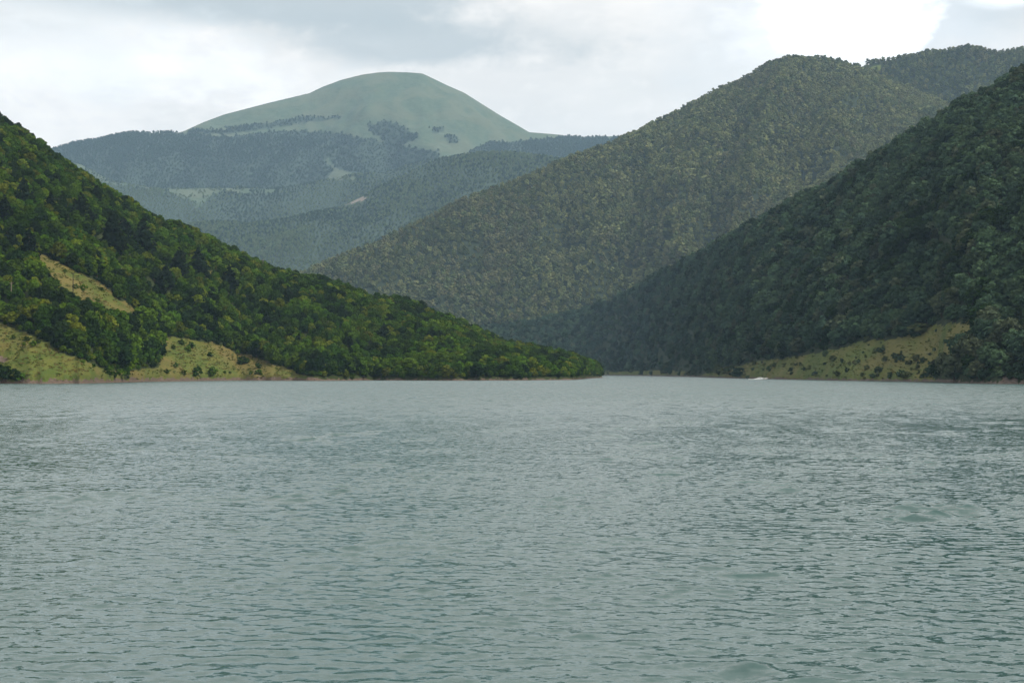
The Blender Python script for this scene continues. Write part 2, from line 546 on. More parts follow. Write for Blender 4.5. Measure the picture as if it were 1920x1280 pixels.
# ------------------------------------------------------------------ water
def water_material():
    m, g = material('lake_water')
    geo = g.new('ShaderNodeNewGeometry')
    pos = geo.outputs['Position']
    patch = g.noise(g.mapping(pos, scale=(0.6, 0.25, 1)), 0.03, 4, 0.55, 0.8)

    def slopes(scale, k, sq=0.5, rot=0.0, detail=3):
        """ripple slopes: each point of the surface tilts by a noise vector"""
        n = g.new('ShaderNodeTexNoise')
        g.put(n.inputs['Vector'], g.mapping(pos, scale=(sq, 1, 1), rot=(0, 0, rot)))
        n.inputs['Scale'].default_value = scale
        n.inputs['Detail'].default_value = detail
        n.inputs['Roughness'].default_value = 0.6
        v = g.vmath('SUBTRACT', n.outputs['Color'], (0.5, 0.5, 0.5))
        return g.vmath('MULTIPLY', v, (k * 0.7, k, 0.0)), n.outputs[0]
    far = g.new('ShaderNodeAttribute', attribute_name='far').outputs['Fac']
    calm = g.math('ADD', 0.65, g.math('MULTIPLY', g.ramp(patch, 0.35, 0.65), 0.7))
    s1, f1 = slopes(9.0, 0.56, 0.5, 0.2)
    s2, f2 = slopes(3.2, 0.42, 0.55, -0.15)
    s3, f3 = slopes(0.9, 0.9, 0.5, 0.1)
    near = g.vmath('ADD', g.vmath('ADD', s1, s2), (0.0, -0.042, 0.0))
    sc = g.new('ShaderNodeVectorMath', operation='SCALE')
    g.put(sc.inputs[0], near); g.put(sc.inputs['Scale'], calm)
    sf = g.new('ShaderNodeVectorMath', operation='SCALE')
    dash = g.noise(g.mapping(pos, scale=(0.30, 0.075, 1)), 1.0, 5, 0.7, 0.3)
    tilt = g.new('ShaderNodeCombineXYZ')
    g.put(tilt.inputs[1], g.math('MULTIPLY', g.math('SUBTRACT', dash, 0.78), 0.6))
    g.put(sf.inputs[0], g.vmath('ADD', s3, tilt.outputs[0]))   # leaned towards the camera so the far water mirrors higher, brighter sky
    g.put(sf.inputs['Scale'], far)
    nrm = g.vmath('NORMALIZE', g.vmath('ADD', geo.outputs['Normal'], g.vmath('ADD', sc.outputs[0], sf.outputs[0])))
    at = g.new('ShaderNodeAttribute', attribute_name='foam')
    body = g.mix(g.ramp(patch, 0.3, 0.7), (0.028, 0.067, 0.064), (0.040, 0.080, 0.079))
    fo = g.ramp(g.math('ADD', at.outputs['Fac'], g.math('MULTIPLY', g.math('SUBTRACT', f1, 0.5), 1.6)), 0.55, 0.85)
    col = g.mix(fo, body, (0.75, 0.78, 0.78))
    rough = g.math('ADD', 0.07, g.math('MULTIPLY', fo, 0.6))
    finish(g, principled(g, col, rough, nrm, spec=0.5, IOR=1.333))
    return m


def build_water():
    def steps(y0, y1, f):
        out = [y0]
        while out[-1] < y1:
            out.append(out[-1] + f(out[-1]))
        return out
    Y = np.array([-40, -20, 0, 10.0] + steps(18.0, 640.0, lambda y: max(0.085, 0.0023 * y if y < 150 else 0.0036 * y)) + [700, 800, 1000, 1400, 2000, 3000, 4200.0])
    inner = np.linspace(-1060, 1060, 780)
    u = np.concatenate([[-9000, -5000, -3000, -2000, -1500, -1200], inner, [1200, 1500, 2000, 3000, 5000, 9000]]) / F
    U, YY = np.meshgrid(u, Y)
    X = U * (YY + 45.0) * (1.0 / 1.0)
    X = np.where(YY > 0, X, U * 45.0)
    Z = np.zeros_like(X); DX = np.zeros_like(X); DY = np.zeros_like(X)
    r = np.random.default_rng(5)
    n = 84
    lam = np.exp(np.linspace(math.log(0.32), math.log(5.5), n))
    k = 2 * np.pi / lam
    th = r.normal(0.12, 0.72, n)                                   # crests mostly across the view, wind blowing towards the camera
    steep = 0.018 * np.exp(-((np.log(lam / 0.9)) / 0.7) ** 2) + 0.009
    A = steep / k
    ph = r.uniform(0, 2 * np.pi, n)
    rows = slice(0, len(Y))
    live = sm(YY, 5, 18) * (1 - sm(YY, 450, 640)) * (1 - sm(np.abs(U), 1060 / F, 1200 / F))
    gust = 0.7 + 0.6 * sm(fbm(X / 9.0, YY / 6.0, 91, 3), -0.6, 0.6)
    rare = 0.30 + 2.7 * sm(fbm(X / 5.0, YY / 9.0, 95, 2), 0.15, 0.7)          # now and then a group of higher waves
    for i in range(n):
        dx, dy = math.sin(th[i]), -math.cos(th[i])
        a = k[i] * (X * dx + YY * dy) + ph[i]
        big = rare if lam[i] > 1.3 else 1.0
        Z += A[i] * np.cos(a) * big
        s = A[i] * np.sin(a) * 1.25 * big
        DX -= s * dx
        DY -= s * dy
    amp = live * gust
    Z *= amp; DX *= amp; DY *= amp
    co = np.stack([X + DX, YY + DY, Z], -1).reshape(-1, 3)
    me = mesh_np('water', co, grid_quads(*X.shape))
    # whitecaps: only the very highest crests break
    near_z = Z[(live > 0.5) & (YY < 260)]
    foam = sm(Z, np.percentile(near_z, 99.95), np.percentile(near_z, 99.998)) * 0.5 * (1 - sm(YY, 150, 220))
    a = me.attributes.new('foam', 'FLOAT', 'POINT')
    a.data.foreach_set('value', foam.ravel().astype(np.float32))
    a = me.attributes.new('far', 'FLOAT', 'POINT')          # where the waves are too small for the mesh
    a.data.foreach_set('value', sm(YY, 60, 420).ravel().astype(np.float32))
    return tag(link('water', me, water_material(), smooth=True), kind='structure')


build_water()


# ------------------------------------------------------------------ trees
def foliage_material(name, tint, translucency=0.16, spread=0.76):
    m, g = material(name)
    oi = g.new('ShaderNodeObjectInfo')
    pos = g.new('ShaderNodeTexCoord').outputs['Object']
    n = g.noise(pos, 0.9, 3)
    hsv = g.new('ShaderNodeHueSaturation')
    g.put(hsv.inputs['Hue'], g.math('ADD', 0.485, g.math('MULTIPLY', oi.outputs['Random'], 0.03)))
    hsv.inputs['Saturation'].default_value = 1.0
    rv = g.math('FRACT', g.math('MULTIPLY', oi.outputs['Random'], 7.31))
    g.put(hsv.inputs['Value'], g.math('MULTIPLY', g.math('ADD', 1.0 - spread / 2, g.math('MULTIPLY', rv, spread)), g.math('ADD', 0.7, g.math('MULTIPLY', n, 0.6))))
    hsv.inputs['Color'].default_value = (*tint, 1)
    d = g.new('ShaderNodeBsdfDiffuse')
    g.put(d.inputs[0], hsv.outputs[0])
    t = g.new('ShaderNodeBsdfTranslucent')
    g.put(t.inputs[0], g.mix(0.4, hsv.outputs[0], (0.09, 0.12, 0.01)))
    mx = g.new('ShaderNodeMixShader')
    mx.inputs[0].default_value = translucency
    g.put(mx.inputs[1], d.outputs[0])
    g.put(mx.inputs[2], t.outputs[0])
    finish(g, mx.outputs[0])
    return m


# leaf tints; sunlight put into middle-ridge ones, haze and shade into opposite-slope ones
TINT = {
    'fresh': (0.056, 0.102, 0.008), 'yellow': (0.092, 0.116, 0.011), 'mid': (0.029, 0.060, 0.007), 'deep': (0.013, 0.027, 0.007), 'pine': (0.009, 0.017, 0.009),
    'dull_hazed': (0.052, 0.086, 0.045), 'dusky_hazed': (0.038, 0.068, 0.042), 'brown': (0.060, 0.076, 0.044), 'pale_sunlit': (0.142, 0.156, 0.064), 'olive_sunlit': (0.092, 0.112, 0.045), 'rust': (0.120, 0.124, 0.058), 'far': (0.034, 0.060, 0.030), 'farlight': (0.100, 0.140, 0.060)}

M_bark = plain('bark', (0.07, 0.055, 0.04), 0.95, 0.1, 0.4, 2.0)

ICO_V = None


def ico():
    t = (1 + 5 ** 0.5) / 2
    v = np.array([(-1, t, 0), (1, t, 0), (-1, -t, 0), (1, -t, 0), (0, -1, t), (0, 1, t), (0, -1, -t), (0, 1, -t), (t, 0, -1), (t, 0, 1), (-t, 0, -1), (-t, 0, 1)], float)
    v /= np.linalg.norm(v[0])
    f = np.array([(0, 11, 5), (0, 5, 1), (0, 1, 7), (0, 7, 10), (0, 10, 11), (1, 5, 9), (5, 11, 4), (11, 10, 2), (10, 7, 6), (7, 1, 8), (3, 9, 4), (3, 4, 2), (3, 2, 6), (3, 6, 8), (3, 8, 9), (4, 9, 5), (2, 4, 11), (6, 2, 10), (8, 6, 7), (9, 8, 1)])
    return v, f


IV, IF = ico()


def cards(centers, normals, size, r, squash=0.75):
    """leaf sprays: small bent quads around the given points"""
    n = len(centers)
    nrm = normals + r.normal(0, 0.55, (n, 3))
    nrm /= np.linalg.norm(nrm, axis=1)[:, None]
    up = r.normal(0, 1, (n, 3))
    a = np.cross(nrm, up); a /= np.linalg.norm(a, axis=1)[:, None] + 1e-9
    b = np.cross(nrm, a)
    s = size * r.uniform(0.6, 1.35, n)[:, None]
    v = np.stack([centers - a * s * 0.5 - b * s * 0.5 * squash, centers + a * s * 0.55 - b * s * 0.3 * squash - nrm * s * 0.12,
                  centers + a * s * 0.4 + b * s * 0.55 * squash, centers - a * s * 0.45 + b * s * 0.4 * squash - nrm * s * 0.15], 1)
    return v.reshape(-1, 3), np.arange(n * 4).reshape(-1, 4)


def crown_mesh(name, seed, lobes, per, size, width=1.0, z0=0.18, core=0.8):
    """broadleaf crown of unit height and about unit width built of lobes of leaf sprays"""
    r = np.random.default_rng(seed)
    V, Q, T = [], [], []
    nv = 0
    for i in range(lobes):
        hgt = (i + 0.5) / lobes
        ang = i * 2.399 + r.uniform(-0.4, 0.4)
        rad = 0.30 * math.sin(math.pi * min(1, 0.15 + hgt * 0.80)) ** 0.8 * r.uniform(0.65, 1.15)
        c = np.array([math.cos(ang) * rad * width, math.sin(ang) * rad * width, z0 + 0.10 + (0.86 - z0 - 0.08) * hgt + r.uniform(-0.04, 0.04)])
        lr = r.uniform(0.15, 0.24) * (1.08 - 0.35 * hgt)
        dirs = r.normal(0, 1, (per, 3)); dirs /= np.linalg.norm(dirs, axis=1)[:, None]
        dirs[:, 2] = np.where(dirs[:, 2] < -0.5, -dirs[:, 2], dirs[:, 2])
        ctr = c + dirs * np.array([1, 1, 0.85]) * lr * r.uniform(0.8, 1.12, per)[:, None]
        v, q = cards(ctr, dirs, size, r)
        V.append(v); Q.append(q + nv); nv += len(v)
        if core:
            cv = c + IV * np.array([1, 1, 0.85]) * lr * core * r.uniform(0.85, 1.1, (12, 1))
            V.append(cv); T.append(IF + nv); nv += 12
    me = mesh_np(name, np.concatenate(V), np.concatenate(Q), np.concatenate(T) if T else None)
    return me


def conifer_mesh(name, seed, tiers, per, size, width=0.42):
    """dark pine: whorls of drooping sprays round a spire"""
    r = np.random.default_rng(seed)
    C, Nn = [], []
    for i in range(tiers):
        h = i / (tiers - 1)
        rad = width * (1 - h) ** 0.75 * (0.8 + 0.35 * r.random()) * (0.6 + 0.4 * min(1, h * 5)) + 0.015
        k = max(3, int(per * (rad / width)))
        for j in range(k):
            a = r.uniform(0, 6.283)
            q = math.sqrt(r.uniform(0.12, 1.0))
            C.append((math.cos(a) * rad * q, math.sin(a) * rad * q, 0.10 + 0.9 * h - 0.06 * q + r.normal(0, 0.012)))
            Nn.append((math.cos(a) * 0.5, math.sin(a) * 0.5, 0.8))
    v, q = cards(np.array(C), np.array(Nn), size, r, 0.6)
    nv = len(v)
    V, T = [v], []
    for h in (0.2, 0.42, 0.63, 0.8):
        cv = np.array([0, 0, h]) + IV * np.array([1, 1, 0.9]) * width * 0.55 * (1.05 - h) * r.uniform(0.8, 1.1, (12, 1))
        V.append(cv); T.append(IF + nv); nv += 12
    me = mesh_np(name, np.concatenate(V), q, np.concatenate(T))
    return me


def tube(path, radii, n=6):
    V, Q = [], []
    path = np.array(path, float)
    for i, (p, rr) in enumerate(zip(path, radii)):
        d = path[min(i + 1, len(path) - 1)] - path[max(i - 1, 0)]
        d /= np.linalg.norm(d)
        a = np.cross(d, [0.3, 1, 0.1]); a /= np.linalg.norm(a)
        b = np.cross(d, a)
        for j in range(n):
            w = 2 * math.pi * j / n
            V.append(p + (a * math.cos(w) + b * math.sin(w)) * rr)
    for i in range(len(path) - 1):
        for j in range(n):
            Q.append((i * n + j, i * n + (j + 1) % n, (i + 1) * n + (j + 1) % n, (i + 1) * n + j))
    return np.array(V), np.array(Q)


def joined(name, pieces, mat):
    V, Q, nv = [], [], 0
    for v, q in pieces:
        V.append(v); Q.append(q + nv); nv += len(v)
    me = mesh_np(name, np.concatenate(V), np.concatenate(Q))
    me.materials.append(mat)
    return me


def trunk_mesh(name, seed, top=0.62, r0=0.028):
    r = np.random.default_rng(seed)
    ps = [tube([(0, 0, -0.04), (r.normal(0, .01), r.normal(0, .01), 0.2), (r.normal(0, .02), r.normal(0, .02), top * 0.7), (r.normal(0, .02), r.normal(0, .02), top)], [r0 * 1.2, r0, r0 * 0.7, r0 * 0.3], 6)]
    for i in range(4):
        a = i * 1.7 + r.uniform(0, 1)
        z = 0.25 + 0.1 * i
        ps.append(tube([(0, 0, z), (math.cos(a) * 0.1, math.sin(a) * 0.1, z + 0.1), (math.cos(a) * 0.24, math.sin(a) * 0.24, z + 0.2)], [r0 * 0.5, r0 * 0.35, r0 * 0.12], 4))
    return joined(name, ps, M_bark)


N_SHAPE = 6
crown_hi = [crown_mesh('crown', 100 + i, 13, 46, 0.115, 0.9 + 0.08 * (i % 3), 0.10 + 0.03 * (i % 2)) for i in range(N_SHAPE)]
crown_mid = [crown_mesh('crown_mid', 200 + i, 10, 24, 0.16, 1.0, 0.08) for i in range(N_SHAPE)]
crown_lo = [crown_mesh('crown_far', 300 + i, 7, 12, 0.2, 1.0, 0.0, 0.95) for i in range(5)]
shrub_hi = [crown_mesh('shrub_foliage', 400 + i, 7, 34, 0.17, 1.15, 0.0) for i in range(4)]
pine_hi = [conifer_mesh('pine_crown', 500 + i, 22, 26, 0.12, 0.30 + 0.05 * i) for i in range(4)]
trunks = [trunk_mesh('trunk', 600 + i) for i in range(3)]

LEAF = {k: foliage_material('foliage_' + k, c, 0.16, 0.35 if k.startswith('far') else 0.76) for k, c in TINT.items()}
_tinted = {}


def tinted(me, tint):
    # a crown shape in one of the leaf tints
    if (me.name, tint) not in _tinted:
        c = me.copy()
        c.materials.clear()
        c.materials.append(LEAF[tint])
        _tinted[(me.name, tint)] = c
    return _tinted[(me.name, tint)]


PROTO = {}


def proto_set(key, meshes, tints):
    c = bpy.data.collections.new('leaf_kinds_' + key)
    names = []
    i = 0
    for me in meshes:
        for t in tints:
            o = bpy.data.objects.new('kind_%03d' % i, tinted(me, t))
            c.objects.link(o)
            names.append(t)
            i += 1
    PROTO[key] = (c, names)


proto_set('left', crown_hi, ['fresh', 'yellow', 'mid', 'deep'])
proto_set('right', crown_mid, ['dull_hazed', 'dusky_hazed', 'brown', 'deep'])
proto_set('middle', crown_lo, ['pale_sunlit', 'olive_sunlit', 'rust'])
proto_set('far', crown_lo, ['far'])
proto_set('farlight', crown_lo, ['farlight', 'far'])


def scatter_tree():
    nt = bpy.data.node_groups.new('forest_scatter', 'GeometryNodeTree')
    nt.interface.new_socket('Geometry', in_out='INPUT', socket_type='NodeSocketGeometry')
    nt.interface.new_socket('Kinds', in_out='INPUT', socket_type='NodeSocketCollection')
    nt.interface.new_socket('Geometry', in_out='OUTPUT', socket_type='NodeSocketGeometry')
    i, o = nt.nodes.new('NodeGroupInput'), nt.nodes.new('NodeGroupOutput')
    ci = nt.nodes.new('GeometryNodeCollectionInfo')
    ci.inputs['Separate Children'].default_value = True
    ci.inputs['Reset Children'].default_value = True
    iop = nt.nodes.new('GeometryNodeInstanceOnPoints')
    iop.inputs['Pick Instance'].default_value = True

    def attr(name, dt):
        n = nt.nodes.new('GeometryNodeInputNamedAttribute')
        n.data_type = dt
        n.inputs[0].default_value = name
        return n.outputs[0]
    L = nt.links.new
    L(i.outputs['Geometry'], iop.inputs['Points'])
    L(i.outputs['Kinds'], ci.inputs['Collection'])
    L(ci.outputs[0], iop.inputs['Instance'])
    L(attr('kind_index', 'INT'), iop.inputs['Instance Index'])
    L(attr('turn', 'FLOAT_VECTOR'), iop.inputs['Rotation'])
    L(attr('size', 'FLOAT_VECTOR'), iop.inputs['Scale'])
    L(iop.outputs[0], o.inputs[0])
    return nt


SCATTER = scatter_tree()


def forest(name, pts, idx, turn, size, key, label):
    me = mesh_np(name, pts)
    for nm, ty, arr in (('kind_index', 'INT', idx.astype(np.int32)), ('turn', 'FLOAT_VECTOR', turn.astype(np.float32)), ('size', 'FLOAT_VECTOR', size.astype(np.float32))):
        a = me.attributes.new(nm, ty, 'POINT')
        a.data.foreach_set('value' if ty == 'INT' else 'vector', arr.ravel())
    o = link(name, me)
    mod = o.modifiers.new('scatter', 'NODES')
    mod.node_group = SCATTER
    for it in SCATTER.interface.items_tree:
        if it.name == 'Kinds':
            mod[it.identifier] = PROTO[key][0]
    return tag(o, label, 'forest', kind='stuff')


def wood_points(hill, x0, x1, spacing, allowed, over=40.0, r=rng, reach=0.0, open_land=()):
    """jittered grid of stems over a hill in plan"""
    Yb = min(hill.bY.min(), hill.cY.min())
    Ymax = hill.cY.max() + over
    Xa = min((x0 - 960) / F * Yb, (x0 - 960) / F * Ymax); Xb = max((x1 - 960) / F * Yb, (x1 - 960) / F * Ymax)
    gx = np.arange(Xa, Xb, spacing); gy = np.arange(Yb - 10, Ymax, spacing)
    X, Y = np.meshgrid(gx, gy)
    X = (X + r.uniform(-0.45, 0.45, X.shape) * spacing).ravel()
    Y = (Y + r.uniform(-0.45, 0.45, Y.shape) * spacing).ravel()
    px = 960 + F * X / Y
    keep = (px > x0) & (px < x1)
    X, Y, px = X[keep], Y[keep], px[keep]
    fYb, fYc, fzc, fzb = hill.frame(px)
    keep = (Y > fYb - 20) & (Y < fYc + over)
    X, Y, px = X[keep], Y[keep], px[keep]
    Z = hill.z_at(px, Y)
    py = HOR - F * (Z - CAMZ) / Y
    ok = allowed(px, py, Z)
    if reach:
        ok &= ~any_poly(px, py - reach * F / Y, open_land) & ~any_poly(px, py - 0.5 * reach * F / Y, open_land)
    return np.stack([X, Y, Z], -1)[ok], px[ok], py[ok]


def dims(n, h0, h1, w0, w1, r=rng):
    h = r.uniform(h0, h1, n)
    w = h * r.uniform(w0, w1, n)
    return np.stack([w, w * r.uniform(0.9, 1.1, n), h], -1)


def turns(n, r=rng):
    t = np.zeros((n, 3)); t[:, 2] = r.uniform(0, 6.283, n); t[:, 0] = r.normal(0, 0.06, n); t[:, 1] = r.normal(0, 0.06, n)
    return t


def pick_kinds(key, pts, weights, cell, seed, r=rng, loose=0.55):
    """kinds grow in loose patches"""
    names = PROTO[key][1]
    tints = list(dict.fromkeys(names))
    f = fbm(pts[:, 0] / cell, pts[:, 1] / cell, seed, 3) * 1.4 + r.normal(0, loose, len(pts))
    w = np.cumsum(weights) / np.sum(weights)
    u = np.argsort(np.argsort(f)) / max(1, len(f))
    ti = np.searchsorted(w, u, side='right').clip(0, len(tints) - 1)
    shape = r.integers(0, len(names) // len(tints), len(pts))
    return shape * len(tints) + ti, np.array(tints)[ti]


# --- the near woods
okL = lambda px, py, z: ~any_poly(px, py, MEADOW_LEFT) & ~any_poly(px, py, SCAR_LEFT) & (z > 0.8)
pL, pxL, pyL = wood_points(left, -330, 1137, 6.2, okL, reach=7.0, open_land=MEADOW_LEFT)
# keep a thinner wood beside the scar
sL = dims(len(pL), 5.0, 12.5, 0.85, 1.3)
patch = sm(fbm(pL[:, 0] / 60, pL[:, 1] / 60, 5, 3), -0.5, 0.6)
sL *= (0.75 + 0.5 * patch)[:, None]
sL[pL[:, 2] < 4] *= 0.85
kL, tintL = pick_kinds('left', pL, [0.28, 0.13, 0.36, 0.23], 30.0, 301)
tL = turns(len(pL))

okR = lambda px, py, z: ~any_poly(px, py, MEADOW_RIGHT) & ~any_poly(px, py, SCAR_RIGHT) & (z > 0.6)
pR, pxR, pyR = wood_points(right, 700, 2080, 8.2, okR, reach=8.5, open_land=MEADOW_RIGHT)
sR = dims(len(pR), 7.5, 16.0, 0.9, 1.25)
sR *= (0.8 + 0.4 * sm(fbm(pR[:, 0] / 70, pR[:, 1] / 70, 6, 3), -0.5, 0.6))[:, None]
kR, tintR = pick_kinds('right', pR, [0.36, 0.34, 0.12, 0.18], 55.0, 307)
tR = turns(len(pR))


def visible_pixels():
    """how much of each near tree the picture shows (half-size depth buffer)"""
    P_ = np.concatenate([pL, pR]); S_ = np.concatenate([sL, sR])
    px = (960 + F * P_[:, 0] / P_[:, 1]) / 2
    pyb = (HOR - F * (P_[:, 2] - CAMZ) / P_[:, 1]) / 2
    w = S_[:, 0] * F / P_[:, 1] / 2 * 0.8
    h = S_[:, 2] * F / P_[:, 1] / 2 * 0.95
    buf = np.full((640, 960), -1, np.int32)
    for i in np.argsort(-P_[:, 1]):
        x0, x1 = int(px[i] - w[i] / 2), int(px[i] + w[i] / 2) + 1
        y0, y1 = int(pyb[i] - h[i]), int(pyb[i]) + 1
        if x1 <= 0 or x0 >= 960 or y1 <= 0:
            continue
        buf[max(0, y0):max(0, y1), max(0, x0):x1] = i
    return np.bincount(buf[buf >= 0].ravel(), minlength=len(P_))


def wood_edge(hill, x0, x1, sp, polys, lo, hi, zmin):
    """scrub along the upper and side edges of the clearings and along the shore"""
    def near(px, py, z):
        d = np.zeros(len(px), bool)
        for dx, dy in ((0, 6), (0, 12), (9, 0), (-9, 0), (0, -5), (6, 8), (-6, 8)):
            d |= any_poly(px + dx, py + dy, polys)
        return ((d & ~any_poly(px, py, polys)) | (z < 7)) & ~any_poly(px, py, polys) & (z > zmin)
    p, px, py = wood_points(hill, x0, x1, sp, near, over=0)
    return p, dims(len(p), lo, hi, 1.0, 1.6)


vis = visible_pixels()
order = np.argsort(-vis)[:290]
single = np.zeros(len(vis), bool)
single[order] = True
mL, mR = ~single[:len(pL)], ~single[len(pL):]
eL, esL = wood_edge(left, -120, 1136, 3.2, MEADOW_LEFT, 2.0, 4.5, 1.0)
eR, esR = wood_edge(right, 1000, 2000, 4.2, MEADOW_RIGHT, 2.5, 6.0, 1.0)
for nm, p, sz, key, w, lab in (('undergrowth', eL, esL, 'left', [0.2, 0.1, 0.4, 0.3], 'low green scrub along the edges of the fresh green wood'), ('undergrowth', eR, esR, 'right', [0.35, 0.3, 0.1, 0.25], 'low dark scrub along the edges of the dark wood')):
    o = forest(nm, p, pick_kinds(key, p, w, 20.0, 311)[0], turns(len(p)), sz, key, lab)
    o['category'] = 'undergrowth'
forest('forest_lakeside', pL[mL], kL[mL], tL[mL], sL[mL], 'left', 'dense fresh green broadleaf wood covering the slope with the grassy clearings')
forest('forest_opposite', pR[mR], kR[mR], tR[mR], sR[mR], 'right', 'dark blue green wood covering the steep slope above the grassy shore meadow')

LOOK = {'fresh': 'fresh green', 'yellow': 'yellowish green', 'mid': 'mid green', 'deep': 'dark green', 'dull_hazed': 'dull green', 'dusky_hazed': 'dusky green', 'brown': 'brownish green', 'olive_sunlit': 'olive green'}


def empty(name, loc, rot=(0, 0, 0), scale=(1, 1, 1)):
    o = bpy.data.objects.new(name, None)
    COL.objects.link(o)
    o.location, o.rotation_euler, o.scale = loc, rot, scale
    return o


def plant(name, loc, rot, scale, crown, trunk, tint, label, cat, group, crown_name='crown'):
    t = empty(name, loc, rot, scale)
    link(crown_name, tinted(crown, tint), parent=t)
    if trunk is not None:
        link('trunk', trunk, parent=t)
    return tag(t, label, cat, group)


def build_of(h, lo, hi):
    return 'low rounded' if h < lo else ('tall spreading' if h > hi else 'medium rounded')


for i in order:
    if i < len(pL):
        p, s, t, tint, shape = pL[i], sL[i], tL[i], tintL[i], kL[i] // 4
        px, py = pxL[i], pyL[i]
        if p[2] < 7:
            where = "rooted at the water's edge below the green wood"
        elif in_poly(np.array([px]), np.array([py + 22]), MEADOW_LEFT[1])[0] or in_poly(np.array([px]), np.array([py + 22]), MEADOW_LEFT[2])[0]:
            where = 'bordering the dry lakeshore meadow'
        elif in_poly(np.array([px]), np.array([py + 25]), MEADOW_LEFT[0])[0] or in_poly(np.array([px]), np.array([py - 25]), MEADOW_LEFT[0])[0]:
            where = 'bordering the slanting clearing with the utility pole'
        else:
            where = 'inside the bright green hillside wood'
        plant('broadleaf_tree', p, t, s, crown_hi[shape], trunks[i % 3], tint, '%s %s broadleaf tree %s' % (build_of(s[2], 6.5, 10.0), LOOK[tint], where), 'tree', '%s broadleaf trees %s' % (LOOK[tint], where))
    else:
        j = i - len(pL)
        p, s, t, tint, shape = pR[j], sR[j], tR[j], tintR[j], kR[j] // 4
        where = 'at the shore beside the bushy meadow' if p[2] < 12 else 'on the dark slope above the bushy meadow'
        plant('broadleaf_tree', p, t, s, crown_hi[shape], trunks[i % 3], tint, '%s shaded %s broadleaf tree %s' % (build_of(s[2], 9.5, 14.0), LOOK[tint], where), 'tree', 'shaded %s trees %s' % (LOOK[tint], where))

# --- conifers standing out of the near wood, from the photograph (foot pixel, height in pixels)
PINES = [(212, 478, 62), (268, 480, 52), (44, 392, 44), (152, 420, 44), (55, 490, 46), (336, 520, 42), (372, 518, 40), (232, 452, 34), (300, 560, 36), (312, 540, 34), (430, 545, 36), (462, 482, 36),
         (478, 492, 22), (686, 556, 18), (768, 580, 26), (785, 584, 24), (540, 575, 30), (8, 420, 40), (20, 470, 34), (180, 380, 24), (95, 400, 30), (640, 600, 24), (880, 625, 18), (720, 640, 26), (500, 620, 28), (560, 660, 26), (250, 625, 30), (130, 600, 28)]
for k, (px, py, h) in enumerate(PINES):
    q = left.ray(px, py)
    hm = h / F * q[1] * 1.4
    edge = k in (11, 12, 13, 14, 15, 9)
    plant('pine_tree', q - np.array([0, 0, 0.4]), (0, 0, k * 1.3), (hm * 1.1, hm * 1.1, hm), pine_hi[k % 4], trunks[k % 3], 'pine',
          'tall dark pine rising above the crest of the green wood' if edge else ('dark pine beside the slanting clearing with the utility pole' if 40 < px < 320 and 470 < py < 640 else '%s dark conical pine among bright green broadleaf trees' % ('tall' if h > 33 else 'small')), 'pine', 'pines on the crest' if edge else 'dark pines in the green wood')

# --- shrubs dotted over the meadows
SHRUB_LEFT = [(25, 636, 10), (50, 640, 12), (63, 650, 14), (72, 643, 8), (45, 648, 8), (140, 667, 7), (155, 681, 9), (175, 687, 7), (205, 706, 20), (215, 708, 14), (226, 708, 18), (200, 700, 12), (10, 715, 30), (28, 716, 26), (42, 716, 18), (0, 712, 34),
              (122, 511, 8), (142, 541, 11), (155, 545, 15), (189, 545, 8), (80, 508, 14), (103, 517, 6), (182, 566, 9), (165, 565, 9), (245, 592, 8),
              (340, 646, 12), (352, 658, 12), (358, 652, 14), (330, 690, 12), (370, 702, 18), (398, 706, 19), (312, 700, 9), (345, 707, 12), (365, 707, 10), (278, 682, 10), (456, 682, 17), (470, 702, 9), (484, 690, 12), (485, 702, 12), (393, 668, 10), (422, 700, 7), (431, 701, 6), (445, 664, 10), (478, 668, 11), (325, 655, 11)]
for k, (px, py, h) in enumerate(SHRUB_LEFT):
    q = left.ray(px, py)
    hm = max(1.0, 0.85 * h / F * q[1])
    tint = ['fresh', 'mid', 'fresh', 'mid'][k % 4] if h < 24 else 'deep'
    if px > 235 and py > 600:
        where = 'on the grassy clearing beside the brown bank'
    elif py > 600:
        where = 'on the dry lakeshore meadow'
    else:
        where = 'on the slanting clearing with the utility pole'
    plant('shrub', q - np.array([0, 0, 0.15]), (0, 0, k), (hm * (1.0 + 0.25 * (k % 4)), hm * 1.25, hm * 1.05), shrub_hi[k % 4], None, tint, '%s %s shrub %s' % ('large' if h > 20 else 'small', LOOK[tint], where), 'shrub', 'shrubs ' + where, 'foliage')

rr = np.random.default_rng(19)
SHRUB_RIGHT = [(1331, 703, 20), (1349, 705, 22), (1375, 706, 20), (1390, 707, 18), (1362, 706, 16), (1443, 696, 12), (1452, 688, 10), (1483, 697, 9), (1508, 695, 8), (1519, 692, 8), (1548, 668, 13), (1562, 677, 12), (1412, 695, 6), (1530, 706, 10), (1570, 705, 11), (1588, 700, 9),
               (1626, 641, 11), (1692, 630, 24), (1707, 631, 26), (1722, 627, 22), (1648, 661, 10), (1640, 662, 9), (1656, 661, 11), (1756, 622, 6), (1782, 621, 6), (1752, 659, 8), (1660, 678, 12), (1678, 672, 12), (1690, 676, 10), (1718, 676, 12), (1730, 680, 12), (1705, 684, 10),
               (1648, 700, 14), (1690, 706, 14), (1700, 708, 12), (1670, 708, 12), (1616, 706, 8), (1636, 708, 9), (1735, 708, 10), (1720, 690, 8), (1610, 680, 8), (1625, 692, 9), (1745, 694, 12), (1790, 655, 24), (1806, 650, 26), (1822, 640, 22), (1800, 665, 22), (1835, 618, 22), (1810, 607, 10),
               (1140, 701, 8), (1165, 701, 9), (1250, 703, 18), (1258, 703, 20), (1205, 702, 9), (1185, 702, 7), (1275, 705, 9), (1292, 705, 10), (1305, 705, 13), (1222, 703, 9)]
